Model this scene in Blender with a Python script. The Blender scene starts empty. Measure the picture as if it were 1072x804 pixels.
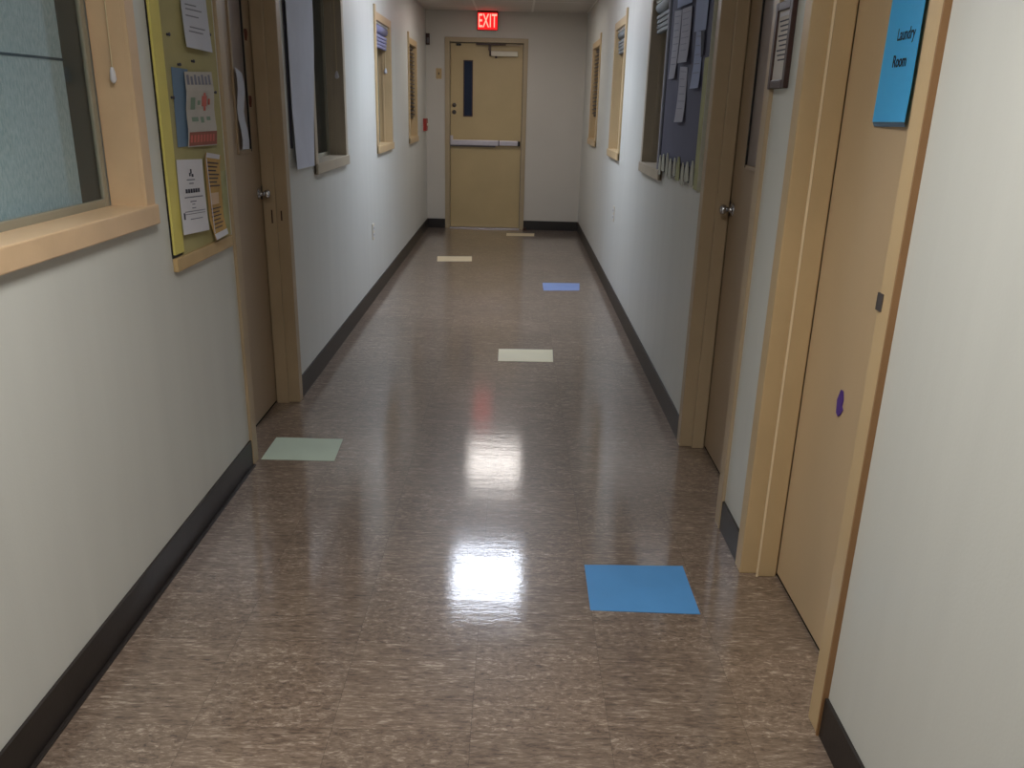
import bpy, bmesh, math, random
from mathutils import Vector, Matrix
random.seed(7)
SC = bpy.context.scene
COL = SC.collection
XL, XR, YF, ZC, YB = -1.038, 0.761, 9.934, 2.390, -2.6

# ------------------------------------------------------------------ materials
def srgb(r, g, b):
    f = lambda c: (c/255/12.92) if c/255 <= 0.04045 else ((c/255+0.055)/1.055)**2.4
    return (f(r), f(g), f(b), 1)

def new_mat(name):
    m = bpy.data.materials.new(name); m.use_nodes = True
    return m, m.node_tree.nodes, m.node_tree.links, m.node_tree.nodes['Principled BSDF']

def paint(name, rgb, rough=0.5, var=0.06, scale=6.0, bump=0.02, bscale=220.0, metallic=0.0, spec=0.5, stretch=(1, 1, 1)):
    m, n, l, b = new_mat(name)
    c = srgb(*rgb)
    tc = n.new('ShaderNodeTexCoord'); mp = n.new('ShaderNodeMapping'); mp.inputs['Scale'].default_value = stretch
    l.new(tc.outputs['Object'], mp.inputs['Vector'])
    no = n.new('ShaderNodeTexNoise'); no.inputs['Scale'].default_value = scale; no.inputs['Detail'].default_value = 4
    l.new(mp.outputs[0], no.inputs['Vector'])
    r = n.new('ShaderNodeValToRGB')
    r.color_ramp.elements[0].position = 0.3; r.color_ramp.elements[1].position = 0.7
    r.color_ramp.elements[0].color = tuple(x*(1-var) for x in c[:3]) + (1,)
    r.color_ramp.elements[1].color = tuple(min(1, x*(1+var)) for x in c[:3]) + (1,)
    l.new(no.outputs['Fac'], r.inputs[0]); l.new(r.outputs[0], b.inputs['Base Color'])
    if bump:
        n2 = n.new('ShaderNodeTexNoise'); n2.inputs['Scale'].default_value = bscale
        l.new(tc.outputs['Object'], n2.inputs['Vector'])
        bp = n.new('ShaderNodeBump'); bp.inputs['Strength'].default_value = bump; bp.inputs['Distance'].default_value = 0.01
        l.new(n2.outputs['Fac'], bp.inputs['Height']); l.new(bp.outputs[0], b.inputs['Normal'])
    b.inputs['Roughness'].default_value = rough; b.inputs['Metallic'].default_value = metallic
    b.inputs['Specular IOR Level'].default_value = spec
    return m

def glow(name, rgb, strength, base=None):
    m, n, l, b = new_mat(name)
    b.inputs['Base Color'].default_value = srgb(*(base or rgb))
    b.inputs['Emission Color'].default_value = srgb(*rgb); b.inputs['Emission Strength'].default_value = strength
    return m

def floor_mat():
    m, n, l, b = new_mat('waxed_vinyl_tile')
    tc = n.new('ShaderNodeTexCoord'); sep = n.new('ShaderNodeSeparateXYZ'); l.new(tc.outputs['Object'], sep.inputs[0])
    def math_(op, a, bb=None, clamp=False):
        q = n.new('ShaderNodeMath'); q.operation = op; q.use_clamp = clamp
        for i, v in enumerate((a, bb)):
            if v is None: continue
            if isinstance(v, (int, float)): q.inputs[i].default_value = v
            else: l.new(v, q.inputs[i])
        return q.outputs[0]
    T = 0.328
    tx = math_('DIVIDE', math_('ADD', sep.outputs[0], 0.401 + 20*T), T)
    ty = math_('DIVIDE', math_('ADD', sep.outputs[1], -1.575 + 20*T), T)
    ix, iy = math_('FLOOR', tx), math_('FLOOR', ty)
    fx, fy = math_('FRACT', tx), math_('FRACT', ty)
    par = math_('MODULO', math_('ADD', ix, iy), 2.0)
    cid = n.new('ShaderNodeCombineXYZ'); l.new(ix, cid.inputs[0]); l.new(iy, cid.inputs[1])
    wn = n.new('ShaderNodeTexWhiteNoise'); wn.noise_dimensions = '3D'; l.new(cid.outputs[0], wn.inputs['Vector'])
    def grain(sx, sy, det=6, rough=0.7, z=0):
        off = n.new('ShaderNodeVectorMath'); off.operation = 'SCALE'; l.new(wn.outputs['Color'], off.inputs[0]); off.inputs['Scale'].default_value = 13.0
        ad = n.new('ShaderNodeVectorMath'); l.new(tc.outputs['Object'], ad.inputs[0]); l.new(off.outputs[0], ad.inputs[1])
        mp = n.new('ShaderNodeMapping'); mp.inputs['Scale'].default_value = (sx, sy, 1); l.new(ad.outputs[0], mp.inputs['Vector'])
        no = n.new('ShaderNodeTexNoise'); no.inputs['Scale'].default_value = 1.0; no.inputs['Detail'].default_value = det
        no.inputs['Roughness'].default_value = rough; no.inputs['Distortion'].default_value = 0.6
        l.new(mp.outputs[0], no.inputs['Vector']); return no.outputs['Fac']
    ga, gb = grain(30, 150), grain(52, 120)
    mx = n.new('ShaderNodeMix'); mx.data_type = 'FLOAT'
    l.new(par, mx.inputs['Factor']); l.new(ga, mx.inputs[2]); l.new(gb, mx.inputs[3])
    ramp = n.new('ShaderNodeValToRGB'); e = ramp.color_ramp.elements
    e[0].position = 0.30; e[0].color = srgb(82, 70, 61)
    e[1].position = 0.72; e[1].color = srgb(196, 182, 166)
    for pos, c in ((0.44, (121, 103, 90)), (0.56, (142, 124, 109))):
        q = e.new(pos); q.color = srgb(*c)
    gsum = math_('ADD', mx.outputs[0], math_('MULTIPLY', math_('SUBTRACT', grain(8, 44, 3, 0.6), 0.5), 0.34))
    l.new(gsum, ramp.inputs[0])
    # tile to tile tone
    tone = math_('ADD', math_('MULTIPLY', wn.outputs['Value'], 0.10), 0.74)
    # worn brown patches
    big = n.new('ShaderNodeTexNoise'); big.inputs['Scale'].default_value = 1.7; l.new(tc.outputs['Object'], big.inputs['Vector'])
    tone = math_('MULTIPLY', tone, math_('ADD', math_('MULTIPLY', big.outputs['Fac'], 0.50), 0.75))
    # joints
    ex = math_('MINIMUM', fx, math_('SUBTRACT', 1.0, fx)); ey = math_('MINIMUM', fy, math_('SUBTRACT', 1.0, fy))
    ed = math_('MULTIPLY', math_('MINIMUM', ex, ey), T)
    joint = math_('LESS_THAN', ed, 0.0008)
    tone = math_('MULTIPLY', tone, math_('SUBTRACT', 1.0, math_('MULTIPLY', joint, 0.38)))
    sc = n.new('ShaderNodeVectorMath'); sc.operation = 'SCALE'; l.new(ramp.outputs[0], sc.inputs[0]); l.new(tone, sc.inputs['Scale'])
    l.new(sc.outputs[0], b.inputs['Base Color'])
    # wax: uneven ripples, a sharp coat over a duller base
    def ripple(sx, sy, det):
        mp = n.new('ShaderNodeMapping'); mp.inputs['Scale'].default_value = (sx, sy, 1); l.new(tc.outputs['Object'], mp.inputs['Vector'])
        rp = n.new('ShaderNodeTexNoise'); rp.inputs['Scale'].default_value = 1.0; rp.inputs['Detail'].default_value = det; rp.inputs['Roughness'].default_value = 0.6
        l.new(mp.outputs[0], rp.inputs['Vector']); return rp.outputs['Fac']
    h = math_('ADD', math_('MULTIPLY', ripple(48, 125, 3), 0.50), math_('MULTIPLY', ripple(5, 22, 2), 1.0))
    h = math_('ADD', h, math_('MULTIPLY', ripple(95, 230, 2), 0.28))
    h = math_('ADD', h, math_('MULTIPLY', mx.outputs[0], 0.10))
    bp = n.new('ShaderNodeBump'); bp.inputs['Strength'].default_value = 0.10; bp.inputs['Distance'].default_value = 0.004
    l.new(h, bp.inputs['Height'])
    l.new(bp.outputs[0], b.inputs['Normal']); l.new(bp.outputs[0], b.inputs['Coat Normal'])
    b.inputs['Roughness'].default_value = 0.34
    b.inputs['Specular IOR Level'].default_value = 0.5
    b.inputs['Coat Weight'].default_value = 1.0; b.inputs['Coat Roughness'].default_value = 0.055; b.inputs['Coat IOR'].default_value = 1.62
    return m

def ceiling_mat():
    m, n, l, b = new_mat('acoustic_ceiling_tile')
    tc = n.new('ShaderNodeTexCoord')
    br = n.new('ShaderNodeTexBrick'); br.offset = 0; br.inputs['Scale'].default_value = 1.0
    br.inputs['Brick Width'].default_value = 0.61; br.inputs['Row Height'].default_value = 0.61
    br.inputs['Mortar Size'].default_value = 0.012; br.inputs['Mortar Smooth'].default_value = 0.1
    br.inputs['Color1'].default_value = srgb(205, 200, 192); br.inputs['Color2'].default_value = srgb(196, 191, 183)
    br.inputs['Mortar'].default_value = srgb(225, 222, 215)
    mp = n.new('ShaderNodeMapping'); mp.inputs['Location'].default_value = (0.465, 0.18, 0)
    l.new(tc.outputs['Object'], mp.inputs['Vector']); l.new(mp.outputs[0], br.inputs['Vector'])
    l.new(br.outputs['Color'], b.inputs['Base Color'])
    no = n.new('ShaderNodeTexNoise'); no.inputs['Scale'].default_value = 140; l.new(tc.outputs['Object'], no.inputs['Vector'])
    bp = n.new('ShaderNodeBump'); bp.inputs['Strength'].default_value = 0.3; bp.inputs['Distance'].default_value = 0.004
    l.new(no.outputs['Fac'], bp.inputs['Height']); l.new(bp.outputs[0], b.inputs['Normal'])
    b.inputs['Roughness'].default_value = 0.9
    return m

def glass_mat(name, tint, mixv=0.12):
    m, n, l, b = new_mat(name)
    out = n['Material Output']
    tr = n.new('ShaderNodeBsdfTransparent'); tr.inputs[0].default_value = srgb(*tint)
    gl = n.new('ShaderNodeBsdfGlossy'); gl.inputs['Roughness'].default_value = 0.03
    lw = n.new('ShaderNodeLayerWeight'); lw.inputs['Blend'].default_value = .5
    pw = n.new('ShaderNodeMath'); pw.operation = 'POWER'; l.new(lw.outputs['Facing'], pw.inputs[0]); pw.inputs[1].default_value = 5
    fr = n.new('ShaderNodeMath'); fr.operation = 'MULTIPLY_ADD'; l.new(pw.outputs[0], fr.inputs[0]); fr.inputs[1].default_value = .5; fr.inputs[2].default_value = .035
    mx = n.new('ShaderNodeMixShader'); l.new(fr.outputs[0], mx.inputs[0]); l.new(tr.outputs[0], mx.inputs[1]); l.new(gl.outputs[0], mx.inputs[2])
    l.new(mx.outputs[0], out.inputs['Surface'])
    return m

def shade_mat():
    m, n, l, b = new_mat('blue_textured_shade')
    tc = n.new('ShaderNodeTexCoord')
    mp = n.new('ShaderNodeMapping'); mp.inputs['Rotation'].default_value = (math.radians(35), 0, 0); mp.inputs['Scale'].default_value = (1, 170, 55)
    l.new(tc.outputs['Object'], mp.inputs['Vector'])
    no = n.new('ShaderNodeTexNoise'); no.inputs['Scale'].default_value = 1; no.inputs['Detail'].default_value = 2
    l.new(mp.outputs[0], no.inputs['Vector'])
    r = n.new('ShaderNodeValToRGB'); r.color_ramp.elements[0].position = .3; r.color_ramp.elements[1].position = .7
    r.color_ramp.elements[0].color = srgb(176, 200, 212); r.color_ramp.elements[1].color = srgb(214, 230, 238)
    l.new(no.outputs['Fac'], r.inputs[0]); l.new(r.outputs[0], b.inputs['Base Color'])
    b.inputs['Roughness'].default_value = .8
    return m

M = dict(
    wall=paint('wall_paint', (205, 206, 201), .42, .025, 2.2, .03, 160, stretch=(1, 5, .25)),
    farwall=paint('far_wall_paint', (200, 194, 184), .5, .025, 2.0, .03, 160),
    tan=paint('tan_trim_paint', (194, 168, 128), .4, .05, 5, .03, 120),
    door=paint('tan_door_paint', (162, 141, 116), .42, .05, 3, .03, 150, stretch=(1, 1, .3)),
    exitdoor=paint('exit_door_paint', (190, 168, 124), .45, .05, 3, .03, 150),
    exitframe=paint('exit_frame_paint', (172, 154, 124), .45, .05, 3, .03, 150),
    sill=paint('warm_wood_trim', (212, 182, 146), .38, .06, 8, .03, 100),
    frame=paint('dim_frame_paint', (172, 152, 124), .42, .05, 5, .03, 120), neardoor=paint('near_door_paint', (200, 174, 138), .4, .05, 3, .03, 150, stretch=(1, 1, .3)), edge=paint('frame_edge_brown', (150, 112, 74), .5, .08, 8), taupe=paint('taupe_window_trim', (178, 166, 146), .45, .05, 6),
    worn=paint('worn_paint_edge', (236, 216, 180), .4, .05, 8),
    sash=paint('grey_sash_paint', (150, 146, 130), .5, .06, 5),
    dliner=paint('dark_liner_paint', (96, 100, 98), .6, .06, 5),
    base=paint('dark_vinyl_base', (40, 35, 33), .42, .12, 10, .03, 90),
    black=paint('black_plastic', (22, 20, 20), .5, .1),
    brown=paint('dark_brown_plastic', (66, 42, 34), .5, .1),
    chrome=paint('brushed_chrome', (200, 200, 205), .25, .03, 30, 0, metallic=1),
    alum=paint('aluminium_bar', (205, 198, 204), .38, .04, 20, .01, metallic=.6),
    ivory=paint('ivory_plastic', (214, 206, 188), .45, .03),
    white=paint('white_paper', (216, 216, 224), .8, .03, 5, .02, 60),
    lilac=paint('cool_white_paper', (200, 204, 218), .8, .05, 6, .05, 30),
    poster=paint('poster_paper', (188, 184, 178), .8, .07, 9),
    gold=paint('gold_paper', (196, 158, 92), .8, .12, 12),
    bluepaper=paint('steel_blue_paper', (104, 130, 158), .8, .05, 6),
    yellow=paint('yellow_board_paper', (172, 164, 116), .85, .1, 5, .04, 40),
    yellowb=paint('bright_yellow_border', (216, 204, 112), .7, .06, 8),
    boardwood=paint('pale_board_wood', (190, 162, 116), .5, .08, 10),
    ink=paint('dark_ink', (72, 72, 86), .8, .05), inkm=paint('mid_ink', (128, 130, 146), .8, .05),
    red=paint('poster_red', (200, 108, 96), .8, .1), redband=paint('poster_red_band', (150, 92, 78), .8, .1), green=paint('poster_green', (128, 150, 132), .8, .1),
    slate=paint('slate_board_paper', (92, 94, 116), .85, .05, 5, .03, 50),
    greysheet=paint('grey_white_sheet', (166, 166, 180), .8, .04, 6, .02, 40),
    bluesheet=paint('pale_blue_sheet', (150, 162, 196), .8, .04, 6, .02, 40),
    fringe=paint('pale_fringe_card', (176, 176, 162), .8, .1, 10),
    lime=paint('lime_border_card', (160, 160, 116), .8, .15, 14),
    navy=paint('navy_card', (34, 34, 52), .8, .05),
    skyblue=paint('sky_blue_card', (70, 186, 255), .5, .03, 5, .01, 60),
    fblue=paint('floor_blue_paper', (78, 142, 202), .55, .05, 6, .02, 60),
    fblue2=paint('floor_dusty_blue_paper', (120, 140, 186), .5, .05, 6),
    fgreen=paint('floor_mint_paper', (190, 206, 190), .5, .04, 6, .02, 60),
    fcream=paint('floor_cream_paper', (226, 218, 188), .5, .04, 6),
    ftan=paint('floor_beige_paper', (216, 200, 168), .5, .04, 6),
    certwood=paint('dark_walnut_frame', (62, 38, 34), .4, .2, 20), mat_=paint('certificate_paper', (206, 200, 196), .8, .04),
    purple=paint('purple_sticker', (84, 52, 140), .6, .12, 20),
    redbox=paint('fire_red_paint', (150, 44, 34), .45, .05),
    maroon=paint('maroon_card', (98, 44, 36), .7, .1),
    steel=paint('dull_steel', (110, 104, 104), .45, .05, 20, 0, metallic=.7),
    blindroll=paint('lavender_blind_roll', (150, 150, 186), .7, .06, 8), blindgrey=paint('grey_blind_roll', (134, 138, 140), .7, .06, 8),
    slat=paint('taupe_blind_slat', (84, 76, 70), .55, .05), cord=paint('ivory_cord', (214, 198, 160), .7, .03),
    shade=shade_mat(), seam=paint('shade_seam', (70, 92, 108), .8, .04),
    glass=glass_mat('window_glass', (240, 243, 243)), bluepane=paint('dark_blue_glass', (34, 46, 70), .1, .2, 3, 0),
    litepane=paint('dim_mauve_glass', (136, 122, 116), .3, .2, 4, 0),
    floor=floor_mat(), ceiling=ceiling_mat(),
    exitred=glow('exit_red_face', (255, 18, 24), 1.1, (200, 20, 20)), exitlit=glow('exit_lit_letter', (255, 120, 104), 2.2),
    lampframe=paint('white_enamel', (230, 230, 226), .4, .02), dark=paint('dark_void', (14, 13, 12), .9, .05),
)
SEENLAMP = 1.0
def lamp_mat(name, rgb, s): return glow(name, rgb, s, (240, 240, 240))

# ------------------------------------------------------------------ mesh helpers
def bx(bm, x0, x1, y0, y1, z0, z1, bevel=0.0):
    v = [bm.verts.new((x, y, z)) for x in sorted((x0, x1)) for y in sorted((y0, y1)) for z in sorted((z0, z1))]
    fs = [(0, 1, 3, 2), (4, 6, 7, 5), (0, 4, 5, 1), (2, 3, 7, 6), (0, 2, 6, 4), (1, 5, 7, 3)]
    faces = [bm.faces.new([v[i] for i in f]) for f in fs]
    if bevel:
        ed = {e for f in faces for e in f.edges}
        bmesh.ops.bevel(bm, geom=list(ed), offset=bevel, segments=2, profile=.6, affect='EDGES')

def cyl(bm, p0, p1, r0, r1=None, seg=20, caps=True):
    r1 = r0 if r1 is None else r1
    p0, p1 = Vector(p0), Vector(p1); d = (p1-p0).normalized()
    a = d.orthogonal().normalized(); b = d.cross(a)
    rings = []
    for p, r in ((p0, r0), (p1, r1)):
        rings.append([bm.verts.new(p + r*(math.cos(t)*a + math.sin(t)*b)) for t in [2*math.pi*i/seg for i in range(seg)]])
    for i in range(seg):
        bm.faces.new((rings[0][i], rings[0][(i+1) % seg], rings[1][(i+1) % seg], rings[1][i]))
    if caps: bm.faces.new(rings[0][::-1]); bm.faces.new(rings[1])

def lathe(bm, p0, axis, prof, seg=20):
    p0 = Vector(p0); d = Vector(axis).normalized(); a = d.orthogonal().normalized(); b = d.cross(a)
    prev = None
    for (t, r) in prof:
        ring = [bm.verts.new(p0 + d*t + max(r, 1e-4)*(math.cos(q)*a + math.sin(q)*b)) for q in [2*math.pi*i/seg for i in range(seg)]]
        if prev:
            for i in range(seg): bm.faces.new((prev[i], prev[(i+1) % seg], ring[(i+1) % seg], ring[i]))
        else: bm.faces.new(ring[::-1])
        prev = ring
    bm.faces.new(prev)

def tube(bm, pts, r, seg=8):
    for a, b in zip(pts, pts[1:]): cyl(bm, a, b, r, seg=seg)

def tag(o, label, cat, group=None, kind=None):
    o['label'] = label; o['category'] = cat
    if group: o['group'] = group
    if kind: o['kind'] = kind
    return o

def obj(name, bm, mat, parent=None, smooth=False, label=None):
    bmesh.ops.recalc_face_normals(bm, faces=bm.faces)
    me = bpy.data.meshes.new(name); bm.to_mesh(me); bm.free()
    me.materials.append(mat)
    if smooth:
        for p in me.polygons: p.use_smooth = True
    o = bpy.data.objects.new(name, me); COL.objects.link(o)
    if parent:
        o.parent = parent
        w = parent.location.copy(); q = parent.parent
        while q: w += q.location; q = q.parent
        me.transform(Matrix.Translation(-w))
    else:
        # origin at the centre of the base
        xs = [v.co for v in me.vertices]
        lo = Vector([min(v[i] for v in xs) for i in range(3)]); hi = Vector([max(v[i] for v in xs) for i in range(3)])
        c = Vector(((lo.x+hi.x)/2, (lo.y+hi.y)/2, lo.z))
        if not keep_origin:
            me.transform(Matrix.Translation(-c)); o.location = c
    if label: o['label'] = label
    return o
keep_origin = False

def box(name, mat, dims, parent=None, bevel=0.0, label=None):
    bm = bmesh.new(); bx(bm, *dims, bevel=bevel)
    return obj(name, bm, mat, parent, label=label)

def empty(name, loc, label, cat, group=None, kind=None):
    o = bpy.data.objects.new(name, None); COL.objects.link(o); o.location = loc; o.empty_display_size = .05
    return tag(o, label, cat, group, kind)

def patch_pt(c, u, v):
    tl, tr, br, bl = c
    return tuple((tl[i]*(1-u)+tr[i]*u)*(1-v) + (bl[i]*(1-u)+br[i]*u)*v for i in range(2))

def sheet(name, side, plane, c, mat, off=.003, curl=None, parent=None, th=.0012, n=8):
    """thin sheet on a side wall: corners (y,z) TL,TR,BR,BL as seen from the corridor; curl(u,v) lifts it off the wall"""
    s = 1 if side == 'L' else -1
    bm = bmesh.new(); g = {}
    for k in (0, 1):
        for i in range(n+1):
            for j in range(n+1):
                y, z = patch_pt(c, i/n, j/n)
                d = off + (curl(i/n, j/n) if curl else 0) + k*th
                g[k, i, j] = bm.verts.new((plane + s*d, y, z))
    for k in (0, 1):
        for i in range(n):
            for j in range(n):
                f = [g[k, i, j], g[k, i+1, j], g[k, i+1, j+1], g[k, i, j+1]]
                bm.faces.new(f if k else f[::-1])
    for i in range(n):
        for a, b in (((i, 0), (i+1, 0)), ((i+1, n), (i, n)), ((0, i+1), (0, i)), ((n, i), (n, i+1))):
            bm.faces.new((g[0, a[0], a[1]], g[0, b[0], b[1]], g[1, b[0], b[1]], g[1, a[0], a[1]]))
    return obj(name, bm, mat, parent)

def marks(name, side, plane, c, rects, mat, off, parent, curl=None):
    """printed strokes on a sheet, each rect (u0,v0,u1,v1) in sheet space, one mesh"""
    s = 1 if side == 'L' else -1
    bm = bmesh.new()
    for (u0, v0, u1, v1) in rects:
        n = 4
        for i in range(n):
            a, b = u0+(u1-u0)*i/n, u0+(u1-u0)*(i+1)/n
            vs = []
            for (u, v) in ((a, v0), (b, v0), (b, v1), (a, v1)):
                y, z = patch_pt(c, u, v)
                vs.append(bm.verts.new((plane + s*(off + (curl(u, v) if curl else 0)), y, z)))
            bm.faces.new(vs)
    return obj(name, bm, mat, parent)

def text(name, body, size, mat, loc, xdir, ydir, parent, sx=1.0, spacing=1.0, extr=.0004, offset=0.0):
    cu = bpy.data.curves.new(name, 'FONT'); cu.body = body; cu.size = size; cu.align_x = 'CENTER'; cu.align_y = 'CENTER'
    cu.extrude = extr; cu.space_character = spacing; cu.offset = offset
    t = bpy.data.objects.new(name, cu); COL.objects.link(t)
    dg = bpy.context.evaluated_depsgraph_get(); me = bpy.data.meshes.new_from_object(t.evaluated_get(dg))
    bpy.data.objects.remove(t)
    X, Y = Vector(xdir).normalized(), Vector(ydir).normalized(); Z = X.cross(Y)
    mt = Matrix(((X.x*sx, Y.x, Z.x, loc[0]), (X.y*sx, Y.y, Z.y, loc[1]), (X.z*sx, Y.z, Z.z, loc[2]), (0, 0, 0, 1)))
    me.transform(mt)
    w = parent.location.copy(); q = parent.parent
    while q: w += q.location; q = q.parent
    me.transform(Matrix.Translation(-w))
    me.materials.clear(); me.materials.append(mat)
    o = bpy.data.objects.new(name, me); COL.objects.link(o); o.parent = parent
    return o

# ------------------------------------------------------------------ room shell
def struct(name, bm, mat, label, cat):
    global keep_origin
    keep_origin = True
    o = obj(name, bm, mat); keep_origin = False
    return tag(o, label, cat, kind='structure')

WT = 0.17
# openings: (y0, y1, z0, z1)
win_L = [(1.20, 2.385, 1.056, 2.06), (4.37, 5.215, 1.04, 2.03), (6.37, 7.155, 1.038, 2.02), (8.285, 8.955, 1.03, 1.99)]
win_R = [(4.40, 5.112, 1.05, 2.03), (6.253, 6.96, 1.038, 2.025), (8.14, 8.93, 1.05, 2.01)]
CW = .055   # casing width
door_L = [(3.10, 3.785)]
door_R = [(1.654, 2.307), (2.66, 3.345)]
DH = 2.04; JW = .06

def side_wall(name, x, s, wins, doors, label):
    ops = [(a+CW-.012, b-CW+.012, c+CW-.012, d-CW+.012) for a, b, c, d in wins] + [(a-.02, b+.02, 0, DH+.02) for a, b in doors]
    ops.sort()
    bm = bmesh.new(); y = YB
    x0, x1 = (x-WT, x) if s < 0 else (x, x+WT)
    for a, b, c, d in ops:
        bx(bm, x0, x1, y, a, 0, ZC)
        if c > 0: bx(bm, x0, x1, a, b, 0, c)
        bx(bm, x0, x1, a, b, d, ZC); y = b
    bx(bm, x0, x1, y, YF, 0, ZC)
    return struct(name, bm, M['wall'], label, 'wall')
side_wall('wall_left', XL, -1, win_L, door_L, 'off-white painted corridor wall on the left with four windows and one door')
side_wall('wall_right', XR, 1, win_R, door_R, 'off-white painted corridor wall on the right with two tan doors')
EX0, EX1, EZ = -.770, .060, 2.065     # exit door opening
bm = bmesh.new()
bx(bm, XL-WT, EX0-.02, YF, YF+WT, 0, ZC); bx(bm, EX1+.02, XR+WT, YF, YF+WT, 0, ZC); bx(bm, EX0-.02, EX1+.02, YF, YF+WT, EZ+.02, ZC)
struct('wall_far', bm, M['farwall'], 'beige end wall of the corridor around the exit door', 'wall')
bm = bmesh.new(); bx(bm, XL-WT, XR+WT, YB-WT, YB, 0, ZC)
struct('wall_back', bm, M['wall'], 'plain wall closing the corridor behind the viewer', 'wall')
bm = bmesh.new(); bx(bm, XL-WT, XR+WT, YB-WT, YF+WT, -.06, 0)
struct('floor', bm, M['floor'], 'glossy brown streaked vinyl tile floor of the corridor', 'floor')
bm = bmesh.new(); bx(bm, XL-WT, XR+WT, YB-WT, YF+WT, ZC, ZC+.06)
struct('ceiling', bm, M['ceiling'], 'pale dropped ceiling of square tiles', 'ceiling')

# baseboards
BH, BT = .108, .008
def baseboard(name, runs, label):
    bm = bmesh.new()
    for d in runs:
        bx(bm, *d, 0, BH)
        # coved toe
        x0, x1, y0, y1 = d
    struct(name, bm, M['base'], label, 'baseboard')
baseboard('baseboard_left', [(XL, XL+BT, YB, 3.10-JW), (XL, XL+BT, 3.785+JW, YF)], 'dark brown rubber baseboard along the left wall')
baseboard('baseboard_right', [(XR-BT, XR, YB, 1.654-JW), (XR-BT, XR, 2.307+JW, 2.66-JW), (XR-BT, XR, 3.345+JW, YF)], 'dark brown rubber baseboard along the right wall')
baseboard('baseboard_far', [(XL+BT, EX0-.055, YF-BT, YF), (EX1+.05, XR-BT, YF-BT, YF)], 'dark brown rubber baseboard along the end wall')
# narrow shoe strip at the near left baseboard
bm = bmesh.new(); bx(bm, XL+BT, XL+BT+.012, YB, 3.10-JW, 0, .006, bevel=.002)
struct('trim_1', bm, M['base'], 'thin dark toe strip at the foot of the near left baseboard', 'trim')

# ------------------------------------------------------------------ windows
def window(num, side, w, trim, label, liner=None):
    y0, y1, z0, z1 = w
    x, s = (XL, -1) if side == 'L' else (XR, 1)
    X = lambda d: x + s*d          # d > 0 goes into the wall
    root = empty(f'window_{num}', (x, (y0+y1)/2, z0), label, 'window', kind='structure')
    bm = bmesh.new(); P = -.013
    bx(bm, X(P), X(.001), y0, y0+CW, z0, z1+.045, .003); bx(bm, X(P), X(.001), y1-CW, y1, z0, z1+.0, .003)
    bx(bm, X(P), X(.001), y0+CW, y1-CW, z1-CW, z1, .003)
    obj('casing', bm, trim, root)
    box('sill', M['sill'] if num == 1 else trim, (X(-.022), X(.09), y0+CW*.0, y1, z0, z0+CW), root, .004)
    bm = bmesh.new(); D = .088; i0, i1, k0, k1 = y0+CW, y1-CW, z0+CW, z1-CW
    bx(bm, X(.0), X(D), i0-.010, i0, k0, k1); bx(bm, X(.0), X(D), i1, i1+.010, k0, k1); bx(bm, X(.0), X(D), i0, i1, k1, k1+.010)
    obj('jamb_liner', bm, liner or trim, root)
    if num > 1:
      bm = bmesh.new(); bx(bm, X(.046), X(.060), i1-.009, i1-.0003, k0, k1, .002); bx(bm, X(.046), X(.060), i0+.0003, i0+.009, k0, k1, .002)
      obj('glazing_stop', bm, liner or trim, root)
    bm = bmesh.new(); S = .028
    for a in ((i0-.01, i0+S, k0-.01, k1), (i1-S, i1-.004, k0-.01, k1), (i0+S, i1-S, k0-.01, k0+.02), (i0+S, i1-S, k1-S, k1)):
        bx(bm, X(D+.001), X(D+.013), *a, .003)
    obj('sash', bm, M['sash'], root)
    box('pane', M['glass'], (X(D+.006), X(D+.009), i0+S-.004, i1-S+.004, k0+.012, k1-S+.004), root)
    bm = bmesh.new()
    bx(bm, X(D+.016), X(WT), i1-.004, i1+.008, k0, k1)
    obj('outer_liner', bm, M['dliner'], root)
    return root
window(1, 'L', win_L[0], M['sill'], 'nearest left window with warm tan wooden trim and blue shade behind the glass')
window(2, 'L', win_L[1], M['taupe'], 'left window partly covered by the long hanging white sheet', M['taupe'])
window(3, 'L', win_L[2], M['tan'], 'left window with lavender rolled blind at its top')
window(4, 'L', win_L[3], M['tan'], 'farthest left window with slatted blind, nearest the exit door')
window(5, 'R', win_R[0], M['taupe'], 'right window half hidden by the slate bulletin board')
window(6, 'R', win_R[1], M['tan'], 'right window with grey rolled blind at its top')
window(7, 'R', win_R[2], M['tan'], 'farthest right window with slatted blind')

# shade behind the first window
sh = empty('window_shade', (-1.176, 1.7, 1.06), 'pale blue textured shade hanging behind the nearest left window glass', 'shade')
box('panel', M['shade'], (-1.180, -1.176, 1.05, 2.272, 1.07, 2.05), sh)
box('seam', M['seam'], (-1.176, -1.1735, 1.05, 2.272, 1.483, 1.489), sh)
box('hem_tab', M['ivory'], (-1.1745, -1.172, 2.305, 2.325, 1.462, 1.468), sh) if False else None
# cord with pull on the first window
cp = empty('blind_pull', (-1.075, 2.322, 1.43), 'small white cord pull hanging in the reveal of the nearest left window', 'cord pull')
bm = bmesh.new(); tube(bm, [(-1.072, 2.325, 1.99), (-1.0705, 2.322, 1.70), (-1.072, 2.321, 1.47)], .0013, 6); obj('cord', bm, M['cord'], cp)
bm = bmesh.new(); lathe(bm, (-1.072, 2.3195, 1.472), (0, 0, -1), [(0, .003), (.008, .006), (.03, .0085), (.036, .006), (.04, .003)], 14); obj('tassel', bm, M['white'], cp, True)

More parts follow.
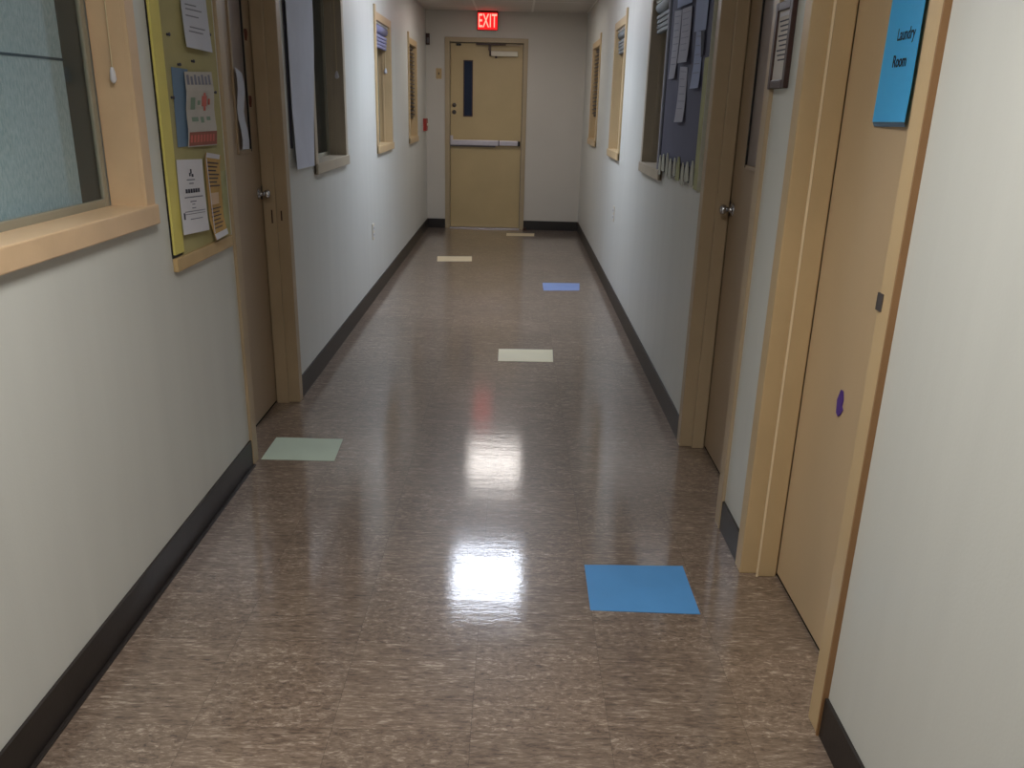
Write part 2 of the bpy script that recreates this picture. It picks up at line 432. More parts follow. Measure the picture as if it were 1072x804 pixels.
def cord_pull(x, y, zt, zb, label):
    cp = empty('blind_pull', (x, y, zb-.04), label, 'cord pull')
    bm = bmesh.new(); cyl(bm, (x, y, zt), (x, y, zb), .0018, seg=6); obj('cord', bm, M['cord'], cp)
    bm = bmesh.new(); lathe(bm, (x, y, zb), (0, 0, -1), [(0, .004), (.012, .009), (.034, .013), (.042, .006)], 12); obj('tassel', bm, M['white'], cp, True)
cord_pull(-1.062, 5.150, 1.975, 1.57, 'white cord pull hanging in the reveal of the left window beside the long sheet')
cord_pull(-1.066, 7.085, 1.955, 1.665, 'white cord pull hanging in the left window with the lavender rolled blind')

def roll_blind(side, w, mat, label):
    y0, y1, z0, z1 = w; x, s = (XL, -1) if side == 'L' else (XR, 1)
    X = lambda d: x + s*d
    r = empty('roller_blind', (X(.03), (y0+y1)/2, z1-.16), label, 'blind')
    a, b = y0+CW+.008, y1-CW-.008; k1 = z1-CW
    bm = bmesh.new(); cyl(bm, (X(.034), a, k1-.036), (X(.034), b, k1-.036), .030, seg=20); obj('roll', bm, mat, r, True)
    bm = bmesh.new()
    for i in range(4): bx(bm, X(.012+.002*i), X(.05-.002*i), a+.004, b-.004, k1-.078-.024*i-.02, k1-.078-.024*i, .004)
    obj('folds', bm, mat, r)
    box('headrail', M['lampframe'], (X(.006), X(.062), a, b, k1-.012, k1-.001), r)
roll_blind('L', win_L[2], M['blindroll'], 'lavender rolled blind at the top of the third left window')
roll_blind('R', win_R[1], M['blindgrey'], 'grey rolled blind at the top of the lit right window')
roll_blind('R', win_R[0], M['blindgrey'], 'dim rolled blind at the top of the window behind the slate board')

def slat_blind(side, w, zbot, label):
    y0, y1, z0, z1 = w; x, s = (XL, -1) if side == 'L' else (XR, 1)
    X = lambda d: x + s*d
    r = empty('slatted_blind', (X(.04), (y0+y1)/2, zbot-.03), label, 'blind')
    a, b = y0+CW+.008, y1-CW-.008; k1 = z1-CW
    box('headrail', M['slat'], (X(.02), X(.06), a, b, k1-.034, k1-.001), r, .003)
    bm = bmesh.new(); z = k1-.06
    while z > zbot+.02:
        v = [bm.verts.new(p) for p in ((X(.008), a, z-.010), (X(.070), a, z+.008), (X(.070), b, z+.008), (X(.008), b, z-.010))]
        v2 = [bm.verts.new((q.co.x, q.co.y, q.co.z+.009)) for q in v]
        bm.faces.new(v); bm.faces.new(v2[::-1])
        for i in range(4): bm.faces.new((v[i], v2[i], v2[(i+1) % 4], v[(i+1) % 4]))
        z -= .036
    obj('slats', bm, M['slat'], r)
    box('bottom_rail', M['slat'], (X(.026), X(.054), a, b, zbot-.012, zbot+.006), r, .003)
    for y in (a+.1, b-.1):
        bm = bmesh.new(); cyl(bm, (X(.04), y, k1-.03), (X(.04), y, zbot), .0014, seg=6); obj('ladder_cord', bm, M['cord'], r)
slat_blind('L', win_L[3], 1.27, 'taupe slatted blind half lowered in the farthest left window')
slat_blind('R', win_R[2], 1.33, 'taupe slatted blind half lowered in the farthest right window')

# ------------------------------------------------------------------ side doors
def side_door(num, side, o, leafx, lite, knob_y, knob_z, label, mats, lite_far=True):
    y0, y1 = o
    x, s = (XL, -1) if side == 'L' else (XR, 1)
    X = lambda d: x + s*d
    dl = abs(leafx - x)
    root = empty(f'door_{num}', (x, (y0+y1)/2, 0), label, 'door', kind='structure')
    leafm, framem = mats
    bm = bmesh.new()
    # steel frame: face, bead and reveal on each jamb and the head
    for (a, b, st) in ((y0-JW, y0, 1), (y1, y1+JW, -1)):
        bx(bm, X(-.012), X(WT), a, b, 0, DH+JW, .004)
        ye = b if st > 0 else a
        bx(bm, X(.040), X(dl-.004), ye-.002*st, ye+.018*st, 0, DH, .004)
    bx(bm, X(-.012), X(WT), y0, y1, DH, DH+JW, .004)
    obj('door_frame', bm, framem, root)
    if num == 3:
        box('worn_edge', M['worn'], (X(.036), X(.0415), y1-.0195, y1-.016, 0, DH), root, label='pale worn edge line on the frame')  # highlight put into the colour: pale line along the stop's edge
    leaf = box('door_leaf', leafm, (X(dl), X(dl+.042), y0+.005, y1-.011, .013, DH-.004), root, .002)
    box('gap_seal', M['dark'], (X(dl+.004), X(dl+.03), y1-.0108, y1-.0003, .0, DH-.004), root)  # dark strip painted in as the shade of the jamb gap
    box('door_sweep', M['dark'], (X(dl+.004), X(dl+.03), y0+.006, y1-.0115, .0005, .0125), root)  # dark strip painted in as the shade under the leaf
    if lite:
        a, b, zb, zt = lite
        bm = bmesh.new(); f = .016
        for q in ((a-f, a, zb-f, zt+f), (b, b+f, zb-f, zt+f), (a, b, zb-f, zb), (a, b, zt, zt+f)): bx(bm, X(dl-.007), X(dl+.002), *q, .002)
        fr = obj('vision_frame', bm, leafm, root)
        box('vision_pane', M['litepane'], (X(dl-.0015), X(dl+.003), a, b, zb, zt), root)
        yy = b if True else a
        box('glazing_gasket', M['black'], (X(dl-.0085), X(dl+.001), yy-.0035, yy+.0025, zb-.01, zt), root)
    if knob_y:
        bm = bmesh.new()
        lathe(bm, (X(dl), knob_y, knob_z), (-s, 0, 0), [(0, .026), (.003, .026), (.006, .022), (.008, .010), (.024, .009), (.028, .016), (.036, .020), (.045, .019), (.050, .013), (.051, .001)], 24)
        obj('knob', bm, M['chrome'], root, True)
        box('latch_plate', M['steel'], (X(dl-.0012), X(dl+.002), y1-.024, y1-.0055, knob_z-.03, knob_z+.03), root)
    return root
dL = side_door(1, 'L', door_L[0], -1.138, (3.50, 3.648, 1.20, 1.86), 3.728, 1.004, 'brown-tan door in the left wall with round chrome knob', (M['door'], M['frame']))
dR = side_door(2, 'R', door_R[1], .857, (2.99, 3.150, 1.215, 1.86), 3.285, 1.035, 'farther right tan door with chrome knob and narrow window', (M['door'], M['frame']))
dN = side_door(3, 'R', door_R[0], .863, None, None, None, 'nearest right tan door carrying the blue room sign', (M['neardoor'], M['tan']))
box('edge_strip', M['edge'], (XR-.014, XR-.0003, 1.654-JW-.006, 1.654-JW-.0003, 0, DH+JW), dN, label='dark brown outer edge of the frame')
# strike plate on the left door's far jamb, small wear slots
bm = bmesh.new(); bx(bm, XL-.062, XL-.056, 3.7652, 3.770, .87, .93); obj('strike_slot', bm, M['brown'], dL)
bm = bmesh.new(); bx(bm, XL-.024, XL-.018, 3.7832, 3.786, .88, .925)
obj('strike_slot', bm, M['brown'], dL)
bm = bmesh.new(); bx(bm, XR-.0145, XR-.0115, 1.632, 1.654, 1.022, 1.058); bx(bm, XR-.0145, XR+.03, 1.652, 1.6565, 1.022, 1.058)
obj('strike_plate', bm, M['steel'], dN, label='dull steel strike plate on the near jamb')

# ------------------------------------------------------------------ exit door
ex = empty('door_4', ((EX0+EX1)/2, YF, 0), 'tan exit door at the end of the corridor with a push bar', 'door', kind='structure')
bm = bmesh.new()
bx(bm, EX0-.055, EX0, YF-.012, YF+WT, 0, EZ+.05, .004); bx(bm, EX1, EX1+.05, YF-.012, YF+WT, 0, EZ+.05, .004); bx(bm, EX0, EX1, YF-.012, YF+WT, EZ, EZ+.05, .004)
obj('door_frame', bm, M['exitframe'], ex)
LY = YF+.045
box('door_leaf', M['exitdoor'], (EX0+.004, EX1-.005, LY, LY+.045, .012, EZ-.006), ex, .002)
box('vision_pane', M['bluepane'], (-.606, -.520, LY-.003, LY+.001, 1.285, 1.868), ex)
bm = bmesh.new()
for q in ((-.617, -.606, 1.272, 1.880), (-.520, -.509, 1.272, 1.880), (-.606, -.520, 1.272, 1.285), (-.606, -.520, 1.868, 1.880)): bx(bm, q[0], q[1], LY-.008, LY+.001, q[2], q[3], .002)
obj('vision_frame', bm, M['brown'], ex)
bm = bmesh.new(); bx(bm, -.765, -.205, LY-.052, LY-.004, .958, 1.016, .006); pb = obj('push_bar', bm, M['alum'], ex)
bm = bmesh.new(); bx(bm, -.198, .018, LY-.052, LY-.004, .962, 1.014, .005); obj('bar_housing', bm, M['alum'], ex)
bm = bmesh.new(); bx(bm, -.207, -.196, LY-.055, LY-.003, .955, 1.018, .002); obj('bar_joint', bm, M['black'], ex)
bm = bmesh.new(); bx(bm, .018, .046, LY-.048, LY, .958, 1.012, .004); obj('bar_end_cap', bm, M['black'], ex)
bm = bmesh.new(); bx(bm, -.764, -.734, LY-.056, LY-.001, .985, 1.062, .004); obj('latch_bracket', bm, M['alum'], ex)
bm = bmesh.new(); bx(bm, -.764, -.24, LY-.030, LY-.002, .940, .957, .002); obj('bar_rail', bm, M['steel'], ex)
for z in (1.395, 1.318):
    bm = bmesh.new(); lathe(bm, (-.722, LY, z), (0, -1, 0), [(0, .024), (.006, .023), (.012, .015), (.016, .014), (.017, .001)], 18); obj('lock_cylinder', bm, M['steel'], ex, True)
bm = bmesh.new(); bx(bm, -.305, -.005, LY-.055, LY-.001, 1.925, 1.980, .008); cb = obj('closer_body', bm, M['ivory'], ex)
bm = bmesh.new(); bx(bm, -.262, -.238, LY-.05, LY-.02, 1.905, 1.926, .003); obj('closer_valve', bm, M['brown'], cb)
bm = bmesh.new(); bx(bm, -.325, -.306, LY-.045, LY-.006, 1.93, 1.985, .003); obj('closer_cap', bm, M['brown'], cb)
bm = bmesh.new(); bx(bm, -.475, -.14, LY-.062, LY-.042, 2.038, 2.056, .003); bx(bm, -.335, -.305, LY-.058, LY-.03, 1.985, 2.045, .003); obj('closer_arm', bm, M['brown'], ex)
bm = bmesh.new(); bx(bm, -.14, .03, LY-.03, LY-.012, 2.040, 2.052, .002); obj('closer_track', bm, M['exitframe'], ex)
bm = bmesh.new(); bx(bm, -.70, -.645, LY-.025, LY-.001, 2.030, 2.052, .006); obj('door_stop', bm, M['black'], ex)
box('threshold', M['alum'], (EX0+.001, EX1-.001, YF-.03, YF+.04, 0, .009), ex, .003)
bm = bmesh.new(); lathe(bm, (EX1+.065, YF-.04, 0), (0, 0, 1), [(0, .022), (.012, .022), (.03, .016), (.036, .008)], 14)
tag(obj('door_stopper', bm, M['brown'], smooth=True), 'small brown door stop on the floor beside the exit door frame', 'door stop')

# EXIT sign
es = empty('exit_sign', (-.348, YF-.03, 2.19), 'red lit EXIT sign above the exit door', 'sign')
bm = bmesh.new(); bx(bm, -.462, -.234, YF-.05, YF-.004, 2.190, 2.372, .006); obj('housing', bm, M['brown'], es)
box('face', M['exitred'], (-.456, -.240, YF-.0525, YF-.0495, 2.195, 2.366), es)
box('canopy', M['maroon'], (-.46, -.236, YF-.045, YF-.0005, 2.3725, 2.389), es)
text('letters', 'EXIT', .195, M['exitlit'], (-.348, YF-.0535, 2.279), (1, 0, 0), (0, 0, 1), es, sx=.50, spacing=1.05, extr=.0008, offset=.002)

# small fixtures at the far end
fs = empty('alarm_strobe', (-1.0, YF-.02, 2.03), 'dark alarm strobe on the end wall in the left corner', 'alarm')
bm = bmesh.new(); bx(bm, -1.034, -.992, YF-.03, YF, 2.028, 2.145); obj('body', bm, M['brown'], fs); box('mounting_plate', M['brown'], (-1.030, -.996, YF-.002, YF, 2.032, 2.141), fs)
bm = bmesh.new(); bx(bm, -1.026, -1.0, YF-.040, YF-.0302, 2.046, 2.10, .004); obj('lens', bm, M['steel'], fs)
ps = empty('fire_alarm_pull', (XL, 9.66, 1.10), 'red fire alarm pull box on the left wall near the exit door', 'fire alarm')
bm = bmesh.new(); bx(bm, XL, XL+.035, 9.59, 9.74, 1.115, 1.245); obj('box', bm, M['redbox'], ps); box('mounting_plate', M['redbox'], (XL, XL+.002, 9.60, 9.73, 1.12, 1.24), ps)
bm = bmesh.new(); bx(bm, XL+.0355, XL+.052, 9.63, 9.70, 1.165, 1.195, .004); obj('handle', bm, M['ivory'], ps)
ls = empty('light_switch', (-.892, YF-.004, 1.68), 'ivory light switch on the end wall left of the exit door', 'switch')
bm = bmesh.new(); bx(bm, -.925, -.860, YF-.007, YF-.0005, 1.672, 1.785, .002); obj('plate', bm, M['boardwood'], ls)
bm = bmesh.new(); bx(bm, -.898, -.887, YF-.018, YF-.0072, 1.715, 1.742, .002); obj('toggle', bm, M['brown'], ls)
def outlet(side, y, z, label):
    x, s = (XL, 1) if side == 'L' else (XR, -1)
    r = empty('power_outlet', (x, y, z-.057), label, 'outlet')
    bm = bmesh.new(); bx(bm, x+s*.0005, x+s*.006, y-.036, y+.036, z-.058, z+.058, .002); obj('plate', bm, M['ivory'], r)
    for dz in (-.024, .024):
        bm = bmesh.new(); bx(bm, x+s*.0062, x+s*.0085, y-.015, y+.015, z+dz-.014, z+dz+.014, .001); so = obj('socket', bm, M['white'], r)
        bm = bmesh.new()
        for dy in (-.006, .006): bx(bm, x+s*.0086, x+s*.0092, y+dy-.0012, y+dy+.0012, z+dz-.005, z+dz+.006)
        obj('slot', bm, M['dark'], so)
outlet('L', 6.09, .50, 'ivory wall outlet low on the left wall')
outlet('R', 6.37, .64, 'ivory wall outlet low on the right wall')

# ------------------------------------------------------------------ yellow bulletin board, left wall
yb = empty('bulletin_board', (XL, 2.72, .89), 'yellow bulletin board with papers on the left wall', 'bulletin board')
box('panel', M['yellow'], (XL+.0005, XL+.0085, 2.5605, 3.005, .935, 2.10), yb)
box('side_border', M['yellowb'], (XL+.0040, XL+.0112, 2.4905, 2.560, .945, 2.10), yb, .001)
bm = bmesh.new(); bx(bm, XL+.0005, XL+.016, 2.488, 3.000, .893, .934, .003); obj('bottom_rail', bm, M['boardwood'], yb)
bm = bmesh.new(); bx(bm, XL+.0005, XL+.0036, 2.487, 2.560, .935, 2.10); obj('edge_strip', bm, M['black'], yb)
box('green_border', M['lime'], (XL+.0088, XL+.0105, 2.945, 2.998, .96, 1.16), yb)
PB = XL+.0088
pins = [(2.60, 1.575), (2.775, 1.510), (2.66, 1.495), (2.585, 1.40), (2.945, 1.60), (2.95, 1.42)]
for i, (y, z) in enumerate(pins):
    bm = bmesh.new(); lathe(bm, (PB, y, z), (1, 0, 0), [(0, .004), (.004, .003), (.008, .0055), (.010, .004)], 10)
    tag(obj('push_pin', bm, M['ink'], smooth=True), 'small dark push pin stuck in the yellow bulletin board', 'push pin', 'push pins in the yellow board')

def paper(name, side, plane, c, mat, label, cat='paper', curl=None, off=.002, loc=None):
    x, s = plane, (1 if side == 'L' else -1)
    ys = [p[0] for p in c]; zs = [p[1] for p in c]
    r = empty(name, (x, sum(ys)/4, min(zs)), label, cat)
    sheet('sheet', side, plane, c, mat, off, curl, r)
    return r
cl = lambda k: (lambda u, v: k*(u**2)*v + .4*k*math.sin(3*u+4*v)**2)
# top cool white sheet
ca = ((2.725, 1.86), (2.936, 1.88), (2.932, 1.544), (2.710, 1.548)); k1 = lambda u, v: .002+.010*v**3
r = paper('paper_notice', 'L', PB, ca, M['lilac'], 'pale lilac-white sheet at the top of the yellow board', curl=k1)
marks('print', 'L', PB, ca, [(.12, .60, .55, .612), (.12, .64, .75, .652), (.10, .70, .6, .712), (.2, .80, .8, .812), (.15, .84, .7, .852)], M['inkm'], .0042, r, k1)
# steel blue sheet behind poster
cb_ = ((2.604, 1.486), (2.73, 1.484), (2.72, 1.256), (2.594, 1.257))
paper('paper_sheet', 'L', PB, cb_, M['bluepaper'], 'steel blue sheet tucked behind the red-banded poster', off=.001)
cc = ((2.690, 1.476), (2.927, 1.484), (2.918, 1.250), (2.662, 1.254)); k2 = lambda u, v: .003+.004*math.sin(6*v)**2
r = paper('paper_poster', 'L', PB, cc, M['poster'], 'small grey poster with red band and green marks on the yellow board', 'poster', k2, off=.003)
marks('red_band', 'L', PB, cc, [(.02, .80, .99, .985)], M['redband'], .0052, r, k2)
marks('lettering', 'L', PB, cc, [(.05+.11*i, .84, .05+.11*i+.07, .94) for i in range(8)], M['red'], .0058, r, k2)
marks('headline', 'L', PB, cc, [(.04+.13*i, .04+.02*(i % 2), .04+.13*i+.08, .17) for i in range(7)], M['inkm'], .0052, r, k2)
marks('red_figure', 'L', PB, cc, [(.52, .32, .70, .46), (.58, .28, .66, .52), (.74, .36, .82, .44)], M['red'], .0054, r, k2)
marks('green_figure', 'L', PB, cc, [(.12, .34, .28, .50), (.36, .38, .46, .44), (.14, .60, .36, .66), (.44, .60, .56, .68), (.66, .60, .80, .65)], M['green'], .0054, r, k2)
# white flyer
cd = ((2.565, 1.222), (2.774, 1.212), (2.765, .984), (2.549, .998)); k3 = lambda u, v: .002+.006*v*v
r = paper('paper_flyer', 'L', PB, cd, M['white'], 'white printed flyer with dark bold heading on the yellow board', 'flyer', k3)
marks('heading', 'L', PB, cd, [(.22+.095*i, .395, .22+.095*i+.08, .45) for i in range(6)], M['ink'], .0042, r, k3)
marks('body_text', 'L', PB, cd, [(.30, .265, .62, .28), (.38, .315, .56, .33), (.16, .50, .88, .515), (.36, .56, .60, .575), (.42, .60, .54, .612), (.40, .65, .56, .662), (.12, .695, .92, .705), (.12, .73, .9, .738), (.3, .80, .78, .812)], M['inkm'], .0042, r, k3)
marks('emblem', 'L', PB, cd, [(.46, .13, .52, .19), (.41, .18, .47, .225), (.50, .195, .58, .235), (.06, .71, .12, .80)], M['ink'], .0042, r, k3)
# gold sheet
ce = ((2.795, 1.232), (2.934, 1.216), (2.922, .949), (2.789, .946)); k4 = lambda u, v: .003+.016*max(0, v-.75)**1.0*4*(1-.3*u)+.006*max(0, .1-v)*10
r = paper('paper_flyer', 'L', PB, ce, M['gold'], 'tan-gold printed sheet with curled white edges beside the white flyer', 'flyer', k4)
marks('curled_edge', 'L', PB, ce, [(.0, .0, .9, .055), (.0, .93, 1, 1), (.0, .06, .05, .92)], M['white'], .0052, r, k4)
marks('orange_block', 'L', PB, ce, [(.14, .46, .72, .60)], M['red'] if False else M['sill'], .0050, r, k4)
marks('body_text', 'L', PB, ce, [(.12, .10+.045*i, .86-.1*(i % 3), .118+.045*i) for i in range(7)] + [(.12, .64+.045*i, .82-.12*(i % 2), .655+.045*i) for i in range(6)], M['brown'], .0054, r, k4)

# items on the left door
LX = -1.138
cw = ((3.49, 1.52), (3.572, 1.50), (3.585, 1.202), (3.50, 1.205)); k5 = lambda u, v: .010+.006*math.sin(9*v)
tag(sheet('paper_strip', 'L', LX, cw, M['lilac'], .004, k5), 'crinkled white strip taped on the left door window', 'paper')
for (y, z, lab) in ((3.698, 1.655, 'upper small maroon sticker on the left door'), (3.694, 1.392, 'lower small maroon sticker on the left door')):
    bm = bmesh.new(); n = 9
    vs = [bm.verts.new((LX+.0015, y+.016*(1+.3*math.sin(3*t))*math.cos(t), z+.03*(1+.25*math.cos(2*t))*math.sin(t))) for t in [2*math.pi*i/18 for i in range(18)]]
    f = bm.faces.new(vs); e = bmesh.ops.extrude_face_region(bm, geom=[f])
    bmesh.ops.translate(bm, vec=(.003, 0, 0), verts=[v for v in e['geom'] if isinstance(v, bmesh.types.BMVert)])
    tag(obj('door_sticker', bm, M['maroon']), lab, 'sticker')

# long white sheet beside window 2
cg = ((3.935, 1.98), (4.440, 1.98), (4.345, 1.088), (3.945, 1.096))
k6 = lambda u, v: .010+.014*max(0, v-.7)*2*(1-u)+.006*math.sin(5*v)*u
lp = empty('hanging_sheet', (XL, 4.2, 1.088), 'long white paper sheet hanging beside the left window after the door', 'paper')
sheet('sheet', 'L', XL, cg, M['lilac'], .004, k6, lp, n=16)
box('backing_card', M['ink'], (XL+.0008, XL+.005, 3.926, 3.958, 1.19, 1.97), lp)  # dark strip standing in for the shadow along the sheet's left edge

# ------------------------------------------------------------------ slate bulletin board, right wall
gb = empty('bulletin_board', (XR, 3.93, 1.08), 'slate-grey bulletin board with hanging fringe border on the right wall', 'bulletin board')
box('panel', M['slate'], (XR-.014, XR-.0005, 3.435, 4.440, 1.150, 2.02), gb)
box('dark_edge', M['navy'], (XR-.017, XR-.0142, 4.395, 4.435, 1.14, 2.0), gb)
box('edge_frame', M['greysheet'], (XR-.020, XR-.0005, 4.4405, 4.47, 1.085, 2.02), gb, .002)
bm = bmesh.new(); bx(bm, XR-.020, XR-.0142, 3.438, 3.515, 1.09, 1.60, .001); obj('green_border', bm, M['lime'], gb)
bm = bmesh.new(); bx(bm, XR-.021, XR-.0005, 3.424, 3.4345, 1.085, 2.02, .002); obj('lime_edge', bm, M['fringe'], gb)
box('fringe_backing', M['navy'], (XR-.006, XR-.001, 3.53, 4.40, 1.100, 1.1495), gb)
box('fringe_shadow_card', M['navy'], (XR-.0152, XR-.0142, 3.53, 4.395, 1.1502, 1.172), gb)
nf = 9
for i in range(nf):
    yc = 4.385 - i*(4.385-3.575)/(nf-1)
    wd = .036 + .008*(i % 2); zt = 1.180+.010*((i*7) % 3); zb = 1.082+.012*((i*5) % 3)
    bm = bmesh.new(); d = XR-.016
    pts = [(yc-wd, zb+.006), (yc-wd*.5, zb), (yc+wd*.5, zb), (yc+wd, zb+.006), (yc+wd*.8, zt-.03), (yc+wd*.3, zt), (yc-wd*.3, zt), (yc-wd*.8, zt-.03)]
    f = bm.faces.new([bm.verts.new((d-.0015*(i % 2), y, z)) for y, z in pts])
    e = bmesh.ops.extrude_face_region(bm, geom=[f]); bmesh.ops.translate(bm, vec=(-.003, 0, 0), verts=[v for v in e['geom'] if isinstance(v, bmesh.types.BMVert)])
    obj('fringe_tab', bm, M['fringe'] if i not in (5,) else M['lime'], gb)
PG = XR-.0145
def gsheet(c, mat, label, off, curl=None, lines=0):
    r = paper('paper_sheet', 'R', PG, c, mat, label, off=off, curl=curl)
    if lines:
        marks('print', 'R', PG, c, [(.12, .08+.8*i/lines, .88-.2*((i*3) % 4)/4, .08+.8*i/lines+.012) for i in range(lines)], M['inkm'], off+.0016, r, curl)
    return r
kc = lambda u, v: .010*v**3
gsheet(((4.30, 1.848), (4.115, 1.836), (4.125, 1.542), (4.282, 1.542)), M['greysheet'], 'grey-white sheet on the slate board, the one farthest from the viewer', .0015, kc, 8)
gsheet(((4.081, 1.835), (3.858, 1.826), (3.836, 1.600), (4.053, 1.604)), M['greysheet'], 'wide grey-white sheet in the middle of the slate board', .006, kc, 7)
gsheet(((4.045, 1.590), (3.868, 1.580), (3.834, 1.351), (4.034, 1.347)), M['greysheet'], 'lowest grey-white sheet on the slate board', .0015, kc, 6)
gsheet(((3.742, 1.715), (3.615, 1.705), (3.562, 1.489), (3.736, 1.488)), M['bluesheet'], 'pale sheet hanging low beside the green border of the slate board', .0015, kc, 5)
gsheet(((3.79, 1.98), (3.53, 1.98), (3.545, 1.706), (3.775, 1.715)), M['bluesheet'], 'large pale blue sheet at the upper near corner of the slate board', .0045, None, 0)
gsheet(((4.20, 1.98), (3.83, 1.98), (3.85, 1.838), (4.19, 1.850)), M['bluesheet'], 'bright pale sheet along the top middle of the slate board', .010, None, 0)
gsheet(((3.625, 1.708), (3.555, 1.700), (3.545, 1.612), (3.585, 1.605)), M['navy'], 'small dark navy card at the near edge of the slate board', .006, None, 0)

# ------------------------------------------------------------------ framed certificate
cf = empty('framed_certificate', (XR, 2.54, 1.465), 'dark wooden framed certificate on the right wall between the two doors', 'frame')
a0, a1, z0, z1 = 2.462, 2.620, 1.466, 1.700; f = .024
bm = bmesh.new()
for q in ((a0, a0+f, z0, z1), (a1-f, a1, z0, z1), (a0+f, a1-f, z0, z0+f), (a0+f, a1-f, z1-f, z1)): bx(bm, XR-.015, XR-.0005, *q, .003)
obj('frame', bm, M['certwood'], cf)
box('document', M['mat_'], (XR-.009, XR-.001, a0+f, a1-f, z0+f, z1-f), cf)
bm = bmesh.new()
for i in range(9):
    zz = z1-f-.03-.013*i; bx(bm, XR-.0097, XR-.0091, a0+f+.012, a1-f-.012-.01*(i % 3), zz, zz+.004)
obj('print', bm, M['ink'], cf)
box('title_strip', M['white'], (XR-.0105, XR-.0092, a0+f+.008, a1-f-.008, z1-f-.016, z1-f-.006), cf)

# ------------------------------------------------------------------ blue room sign and sticker on the nearest right door
DX = .863
cs = ((2.070, 1.76), (1.897, 1.76), (1.894, 1.387), (2.080, 1.384)); ks = lambda u, v: .004+.005*u**1.5 + .002*max(0, v-.8)*5*u
sg = empty('door_sign', (DX, 1.985, 1.384), 'bright blue paper sign reading Laundry Room on the nearest right door', 'sign')
sheet('sheet', 'R', DX, cs, M['skyblue'], .003, ks, sg, n=14)
bm = bmesh.new()
v = [bm.verts.new(p) for p in ((DX-.0085, 2.078, 1.3845), (DX-.0155, 1.896, 1.3875), (DX-.009, 1.896, 1.377), (DX-.003, 2.078, 1.374))]
bm.faces.new(v); obj('folded_edge', bm, M['bluepaper'], sg)
text('lettering', 'Laundry', .036, M['navy'], (DX-.0108, 1.965, 1.571), (-.035, -1, 0), (0, 0, 1), sg, sx=.82, offset=.0005)
text('lettering', 'Room', .036, M['navy'], (DX-.0108, 1.978, 1.515), (-.035, -1, 0), (0, 0, 1), sg, sx=.85, offset=.0005)
bm = bmesh.new()
ol = [(2.026, .722), (2.012, .722), (2.003, .700), (2.006, .684), (1.997, .676), (2.007, .660), (2.020, .650), (2.034, .656), (2.040, .690)]
f = bm.faces.new([bm.verts.new((DX-.001, y, z)) for y, z in ol]); e = bmesh.ops.extrude_face_region(bm, geom=[f])
bmesh.ops.translate(bm, vec=(-.0025, 0, 0), verts=[v for v in e['geom'] if isinstance(v, bmesh.types.BMVert)])
tag(obj('door_sticker', bm, M['purple']), 'small torn purple sticker low on the nearest right door', 'sticker')

# ------------------------------------------------------------------ paper sheets taped to the floor
def floor_sheet(c, mat, label, tape=True):
    cx, cy = sum(p[0] for p in c)/4, sum(p[1] for p in c)/4
    bm = bmesh.new(); n = 6; g = {}
    for k in (0, 1):
        for i in range(n+1):
            for j in range(n+1):
                x, y = patch_pt(c, i/n, j/n)
                g[k, i, j] = bm.verts.new((x, y, .0006+k*.0010+k*.0006*math.sin(5*i/n+3*j/n)**2))
    for k in (0, 1):
        for i in range(n):
            for j in range(n): bm.faces.new([g[k, i, j], g[k, i+1, j], g[k, i+1, j+1], g[k, i, j+1]])
    for i in range(n):
        for a, b in (((i, 0), (i+1, 0)), ((i+1, n), (i, n)), ((0, i+1), (0, i)), ((n, i), (n, i+1))):
            bm.faces.new((g[0, a[0], a[1]], g[0, b[0], b[1]], g[1, b[0], b[1]], g[1, a[0], a[1]]))
    tag(obj('floor_paper', bm, mat), label, 'paper')
floor_sheet(((.254, 2.333), (.573, 2.339), (.574, 2.073), (.252, 2.080)), M['fblue'], 'bright blue sheet stuck on the floor near the nearest right door')
floor_sheet(((-1.018, 3.332), (-.726, 3.330), (-.715, 3.096), (-1.016, 3.096)), M['fgreen'], 'pale mint sheet stuck on the floor at the left door')
floor_sheet(((-.075, 4.800), (.253, 4.810), (.245, 4.556), (-.074, 4.550)), M['fcream'], 'cream sheet stuck on the floor in the middle of the corridor')
floor_sheet(((.250, 6.812), (.562, 6.830), (.540, 6.545), (.249, 6.510)), M['fblue2'], 'dusty blue sheet stuck on the floor far down the right side')
floor_sheet(((-.737, 7.965), (-.405, 7.995), (-.391, 7.735), (-.715, 7.690)), M['ftan'], 'beige sheet stuck on the floor far down the left side')
floor_sheet(((-.085, 9.610), (.238, 9.640), (.230, 9.425), (-.086, 9.400)), M['ftan'], 'beige sheet stuck on the floor right in front of the exit door')

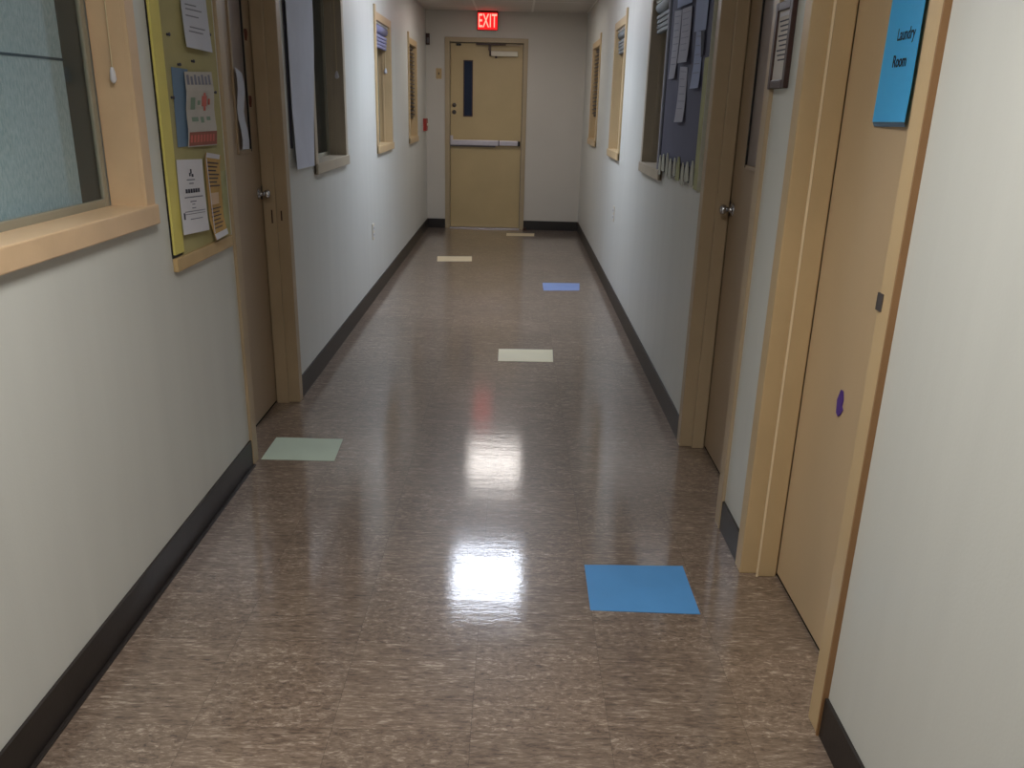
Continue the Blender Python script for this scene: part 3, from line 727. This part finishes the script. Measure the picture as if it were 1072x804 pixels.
# ------------------------------------------------------------------ ceiling fixtures (real light of the corridor)
def fixture(y, rgb, strength, label, watts):
    r = empty('ceiling_light', (-.16, y, ZC-.012), label, 'ceiling light')
    x0, x1, y0, y1 = -.465, .145, y-.305, y+.305
    bm = bmesh.new()
    for q in ((x0, x0+.025, y0, y1), (x1-.025, x1, y0, y1), (x0+.025, x1-.025, y0, y0+.025), (x0+.025, x1-.025, y1-.025, y1)): bx(bm, *q, ZC-.010, ZC-.0005, .002)
    obj('frame', bm, M['lampframe'], r)
    box('diffuser', lamp_mat('lit_diffuser', rgb, strength), (x0+.0255, x1-.0255, y0+.0255, y1-.0255, ZC-.006, ZC-.001), r)
    if watts:
        la = bpy.data.lights.new('troffer_light', 'AREA'); la.shape = 'SQUARE'; la.size = .5; la.energy = watts; la.spread = math.radians(115)
        la.color = srgb(*rgb)[:3]
        lo = bpy.data.objects.new('troffer_light', la); COL.objects.link(lo); lo.location = (-.16, y, ZC-.02)
fixture(1.10, (253, 250, 244), 12.5, 'square lit ceiling light nearest the viewer', 11)
fixture(6.08, (230, 239, 255), 19.0, 'square lit ceiling light above the middle of the corridor', 8)
fixture(8.40, (250, 242, 235), 9.5, 'dimmer square ceiling light near the exit door', 0)

# ------------------------------------------------------------------ world, camera, colour
w = bpy.data.worlds.new('world'); SC.world = w; w.use_nodes = True
w.node_tree.nodes['Background'].inputs[0].default_value = (.55, .6, .7, 1); w.node_tree.nodes['Background'].inputs[1].default_value = .05
fpx, pitch, yaw, roll = 861.06, .32577, .00229, -.0252
cd_ = bpy.data.cameras.new('camera'); cd_.sensor_fit = 'HORIZONTAL'; cd_.sensor_width = 36; cd_.lens = fpx/1072*36; cd_.clip_start = .02
cam = bpy.data.objects.new('camera', cd_); COL.objects.link(cam)
fw = Vector((math.sin(yaw)*math.cos(pitch), math.cos(yaw)*math.cos(pitch), -math.sin(pitch)))
rt = Vector((math.cos(yaw), -math.sin(yaw), 0)); dn = fw.cross(rt)
c_, s_ = math.cos(roll), math.sin(roll)
a_ = c_*rt + s_*dn; b_ = -s_*rt + c_*dn
cam.matrix_world = Matrix(((a_.x, -b_.x, -fw.x, 0), (a_.y, -b_.y, -fw.y, 0), (a_.z, -b_.z, -fw.z, 1.4), (0, 0, 0, 1)))
SC.camera = cam
SC.view_settings.view_transform = 'Standard'; SC.view_settings.look = 'None'; SC.view_settings.exposure = 0.28
SC.cycles.max_bounces = 8; SC.cycles.diffuse_bounces = 5
